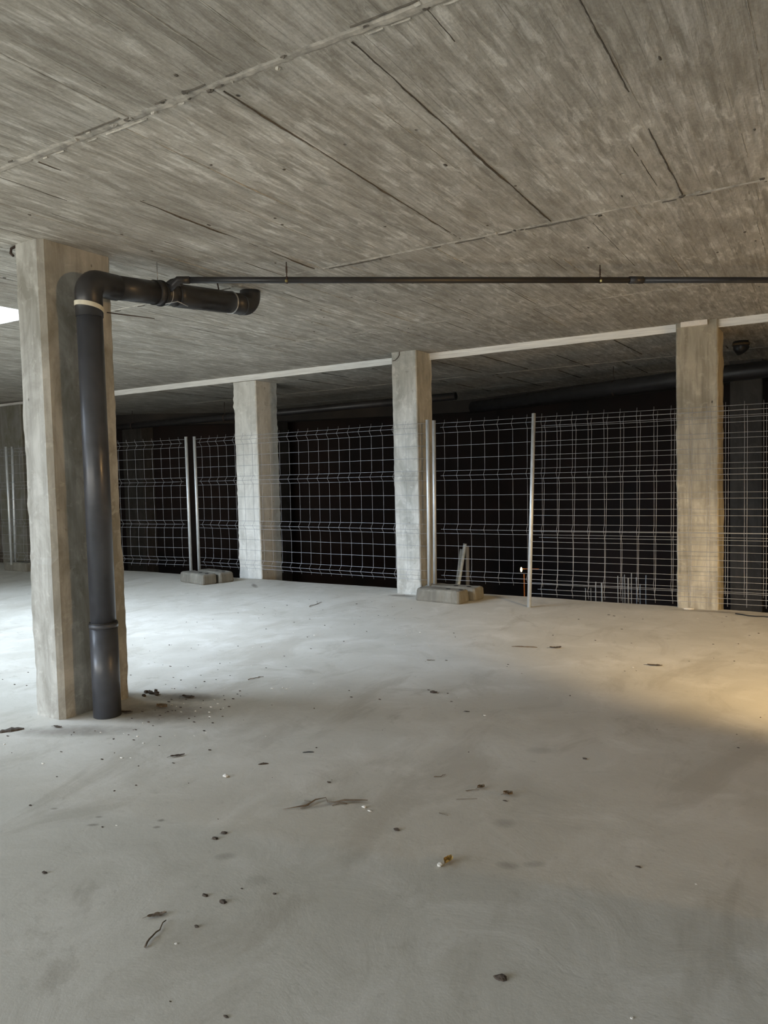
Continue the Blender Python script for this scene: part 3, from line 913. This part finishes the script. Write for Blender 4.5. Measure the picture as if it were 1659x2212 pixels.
# pendant holder of the warm lamp in the passage beyond the right wall
rt = empty('pendant_lamp', (LAMP[0], LAMP[1], CEIL))
tag(rt, 'warm pendant lamp in the passage beyond the right wall', 'lamp')
part('lamp_base', lambda b: b.tube([(0, 0, 0), (0, 0, -.03)], 0.05, 24), M_CLAMP, rt)
part('lamp_cord', lambda b: b.tube([(0, 0, -.03), (0, 0, -.32)], 0.004, 8), M_RUB, rt)
part('lamp_holder', lambda b: b.tube([(0, 0, -.32), (0, 0, -.38)], [0.02, 0.03], 16), M_RUB, rt)

# ============================================================ DEBRIS ON THE FLOOR
def leaf(x, y, ln, wd, ang, seed, mat, label, curl=0.35, z=0.003):
    b = MB()
    rows_t, rows_b = [], []
    n = 9
    for i in range(n + 1):
        t = i / n
        wv = wd * math.sin(math.pi * min(1, t * .93 + .05)) ** .8 * (1 + .3 * mn.noise(Vector((t * 6, seed, 0))))
        a = []
        for j in range(5):
            s = (j - 2) / 2
            zz = .45 * curl * wd * (s * s) + curl * .35 * ln * (t - .5) ** 2 + 0.15 * wd * mn.noise(Vector((t * 5, s * 2, seed)))
            a.append((ln * (t - .5), wv * s * .5, z + max(0, zz)))
        rows_t.append([(p[0], p[1], p[2] + .0008) for p in a]); rows_b.append(a[::-1])
    b.grid([rows_t[i] + rows_b[i] for i in range(n + 1)], 0, False, True)
    b.tube([(-ln * .75, 0.02 * ln, .003), (-ln * .5, 0, .003 + z)], .0009, 5)
    o = b.build('dry_leaf', mat)
    o.location = (x, y, 0); o.rotation_euler = (0, 0, ang)
    return tag(o, label, 'leaf', 'dry leaves scattered on the floor')


def twig(x, y, ln, ang, r, seed, label, branch=True, mat=None, bend=.12):
    b = MB()
    pts = []
    for i in range(9):
        t = i / 8
        pts.append((ln * (t - .5), bend * ln * mn.noise(Vector((t * 2.5, seed, 0))), r * 1.1 + abs(r * 2 * mn.noise(Vector((t * 3, seed, 5))))))
    b.tube(pts, [r * (1 - .5 * i / 8) for i in range(9)], 7)
    if branch:
        p = pts[5]
        b.tube([p, (p[0] + ln * .12, p[1] + ln * .10, p[2]), (p[0] + ln * .26, p[1] + ln * .13, p[2])], [r * .6, r * .5, r * .3], 6)
    o = b.build('twig', mat or M_TWIG)
    o.location = (x, y, 0); o.rotation_euler = (0, 0, ang)
    return tag(o, label, 'twig', 'twigs scattered on the floor')


def splinter(name, cat, x, y, ln, wd, th, ang, seed, mat, label, group=None):
    b = MB()
    rows = []
    for i in range(9):
        t = i / 8
        k = (math.sin(math.pi * (t * .9 + .05)) ** .5) * (1 + .5 * mn.noise(Vector((t * 5, seed, 0))))
        c = .25 * wd * mn.noise(Vector((t * 3, seed, 3)))
        xx = ln * (t - .5)
        rows.append([(xx, c - wd * k / 2, 0.0), (xx, c + wd * k / 2, 0.0), (xx, c + wd * k * .4, th * k), (xx, c - wd * k * .3, th * k * .8)])
    n, k = b.grid(rows, 0, False, True)
    o = b.build(name, mat)
    o.location = (x, y, 0.0005); o.rotation_euler = (0, 0, ang)
    return tag(o, label, cat, group)


splinter('wood_splinter', 'wood', -3.97, 2.46, .13, .045, .012, .95, 1, M_BARK, 'flat dark wood splinter on the floor at the left edge near the nearest column')
splinter('wood_splinter', 'wood', -2.06, 5.57, .20, .016, .008, .28, 2, M_TWIG, 'long thin wood sliver on the floor in front of the leaning fence post')
splinter('nail', 'nail', -2.255, 2.965, .058, .006, .005, .54, 3, M_RUB, 'straight black nail lying on the open floor right of the nearest column')
splinter('wood_splinter', 'wood', -2.36, 2.74, .0001 + .05, .01, .006, .7, 9, M_BARK, 'short dark wood splinter on the open floor below the black nail')
twig(-1.775, 1.53, .135, 1.93, .0035, 3.1, 'thicker dry stick on the near floor at lower left, pointing away', False)
leaf(-1.845, 1.60, .06, .022, .9, 5, M_TWIG, 'narrow folded grey leaf lying beside the thicker stick at lower left', .3)
leaf(-1.165, 2.34, .05, .03, 1.5, 7, M_LEAFY, 'ochre crumpled leaf on the floor near the middle bottom', .7, .004)
b = MB(); b.blob((-1.18, 2.30, .006), (.010, .012, .007), 5)
tag(b.build('rubble_chip', M_PALE), 'tiny pale chip touching the ochre crumpled leaf', 'rubble')
leaf(-1.31, 2.97, .035, .025, .9, 8, M_LEAF, 'small dark curled leaf, the left of two in the middle right of the floor', .8)
twig(-1.335, 2.93, .06, .6, .002, 4.4, 'short twig just below the left small dark curled leaf', False)
leaf(-1.18, 2.96, .04, .028, .5, 9, M_LEAF, 'small dark curled leaf, the right of two in the middle right of the floor', .9)
twig(-1.52, 3.0, .06, 1.1, .002, 5.5, 'tiny bent twig above the two small dark curled leaves', False, bend=.5)
twig(-1.345, 2.665, .045, -.2, .0017, 6.1, 'short straight twig right of the dried root clump', False)
twig(-1.32, 2.84, .09, .5, .0014, 8.1, 'fine light stem below the two small dark curled leaves', False)
# dried root clump
b = MB()
ctr = [(-1.96, 2.39, .004), (-1.93, 2.42, .006), (-1.89, 2.46, .008), (-1.885, 2.52, .01), (-1.86, 2.56, .008), (-1.83, 2.53, .006), (-1.80, 2.54, .008), (-1.77, 2.57, .012), (-1.73, 2.60, .008), (-1.69, 2.63, .004)]
b.tube(ctr, [.001, .002, .004, .003, .002, .002, .003, .004, .003, .001], 7)
b.tube([(-1.93, 2.50, .004), (-1.90, 2.50, .006), (-1.885, 2.47, .006), (-1.90, 2.43, .004)], .0018, 6)
b.tube([(-1.80, 2.52, .003), (-1.78, 2.55, .006), (-1.75, 2.56, .004)], .003, 6)
tag(b.build('dried_root', M_TWIG), 'tangled dry root lying in the middle of the open floor', 'root')
leaf(-2.82, 2.62, .07, .02, .9, 12, M_BARK, 'thin dark leaf on pale floor right of the foot of the nearest column', .4)
for (x, y, r_, sd, lab) in ((-2.42, 2.54, .012, 2, 'small white chip on the floor below the nearest column'), (-1.67, 2.57, .008, 3, 'small white chip just right of the tangled dry root')):
    b = MB(); b.blob((x, y, r_ * .45), (r_ * 1.3, r_, r_ * .5), sd, 0, .6, 7, 5)
    tag(b.build('rubble_chip', M_PALE), lab, 'rubble')
leaf(-1.83, 5.64, .09, .03, .5, 15, M_BARK, 'dark shrivelled leaf beside the long thin wood sliver', .5)
leaf(-1.04, 5.42, .10, .03, .2, 16, M_BARK, 'dark flat leaf lying in the warm light pool at right', .3)
twig(-2.54, 4.88, .06, .3, .003, 9.9, 'short dark twig in the centre of the floor under the fence', False)
for (x, y, r_, sd, lab) in ((-2.15, 4.16, .016, 4, 'small dark clod on the floor straight below the paired right posts'),
                            (-1.45, 2.46, .010, 5, 'dark pebble below and left of the two small dark curled leaves'),
                            (-1.79, 1.76, .008, 6, 'dark clod above the thicker stick, upper one of two'),
                            (-1.71, 1.76, .010, 7, 'dark clod above the thicker stick, lower right one of two'),
                            (-1.69, 1.62, .006, 8, 'tiny black pebble right of the thicker stick'),
                            (-0.77, 1.85, .013, 9, 'dark clod on the nearest floor at the bottom right'),
                            (-2.41, 1.59, .008, 10, 'dark clod alone on the near floor at the left edge'),
                            (-1.59, 1.88, .005, 11, 'tiny dark pebble between the dried root and the thicker stick'),
                            (-1.00, 3.51, .008, 12, 'dark pebble on the floor right of the two curled leaves'),
                            (-1.95, 2.71, .007, 13, 'small dark pebble just above the tangled dry root'),
                            (-2.04, 2.12, .009, 14, 'brown clod, upper of a close pair left of centre'),
                            (-2.04, 2.07, .009, 15, 'brown clod, lower of a close pair left of centre')):
    b = MB(); b.blob((x, y, r_ * .3), (r_ * 1.4, r_ * .9, r_ * .5), sd, 0, .6, 8, 5)
    tag(b.build('dirt_clod', M_BARK), lab, 'clod')
# bark clump by the near column
b = MB()
for i in range(10):
    b.blob((-3.80 + random.uniform(-.06, .06), 3.33 + random.uniform(-.07, .05), .008), (random.uniform(.01, .022), random.uniform(.008, .015), random.uniform(.006, .014)), i, 0, .7, 7, 5)
tag(b.build('bark_mulch', M_BARK), 'dark crumbled bark heap on the floor right behind the nearest column', 'mulch', kind='stuff')
leaf(-3.51, 3.15, .07, .045, .4, 21, M_LEAF, 'brown curled leaf on the floor right of the nearest column', .8)
leaf(-3.63, 2.98, .08, .03, .4, 22, M_BARK, 'dark leaf beside the foot of the grey drain pipe', .5)
leaf(-3.52, 3.38, .09, .03, .2, 23, M_BARK, 'dark leaf fragment behind the brown curled leaf', .5)
twig(-3.42, 3.92, .12, 1.2, .003, 11, 'thin bent twig on the bright floor right of the nearest column', True)
twig(-4.78, 6.5, .30, 1.75, .004, 12, 'long bent dry twig on the floor before the whitish column', True)
leaf(-1.8, 3.9, .03, .012, .3, 31, M_BARK, 'tiny dark leaf crumb alone in the middle distance', .5)
leaf(-3.78, 2.62, .06, .02, .2, 32, M_BARK, 'dark leaf sliver at the front foot of the nearest column', .4)
twig(-0.50, 7.55, .5, -.35, .006, 17, 'thin dark cable end on the floor at the far right under the fence', False, mat=M_RUB)
# uncountable crumbs
b = MB()
rnd = random.Random(3)
for i in range(330):
    if i < 150: x, y = rnd.uniform(-5.2, -.2), rnd.uniform(1.2, 7.6)
    elif i < 270: x, y = rnd.gauss(-3.45, .35), rnd.gauss(3.0, .35)
    else: x, y = rnd.uniform(-5.5, -3.0), rnd.uniform(3, 6)
    if -4.2 < x < -3.6 and 2.68 < y < 3.45: continue
    r_ = rnd.uniform(.002, .006)
    a = rnd.uniform(1, 2.6)
    b.blob((x, y, r_ * .3), (r_ * a, r_, r_ * .5), i, 1 if rnd.random() < .3 else 0, .5, 6, 4)
tag(b.build('floor_crumbs', [M_BARK, M_PALE]), 'tiny dark and pale crumbs strewn over the concrete floor', 'crumbs', kind='stuff')
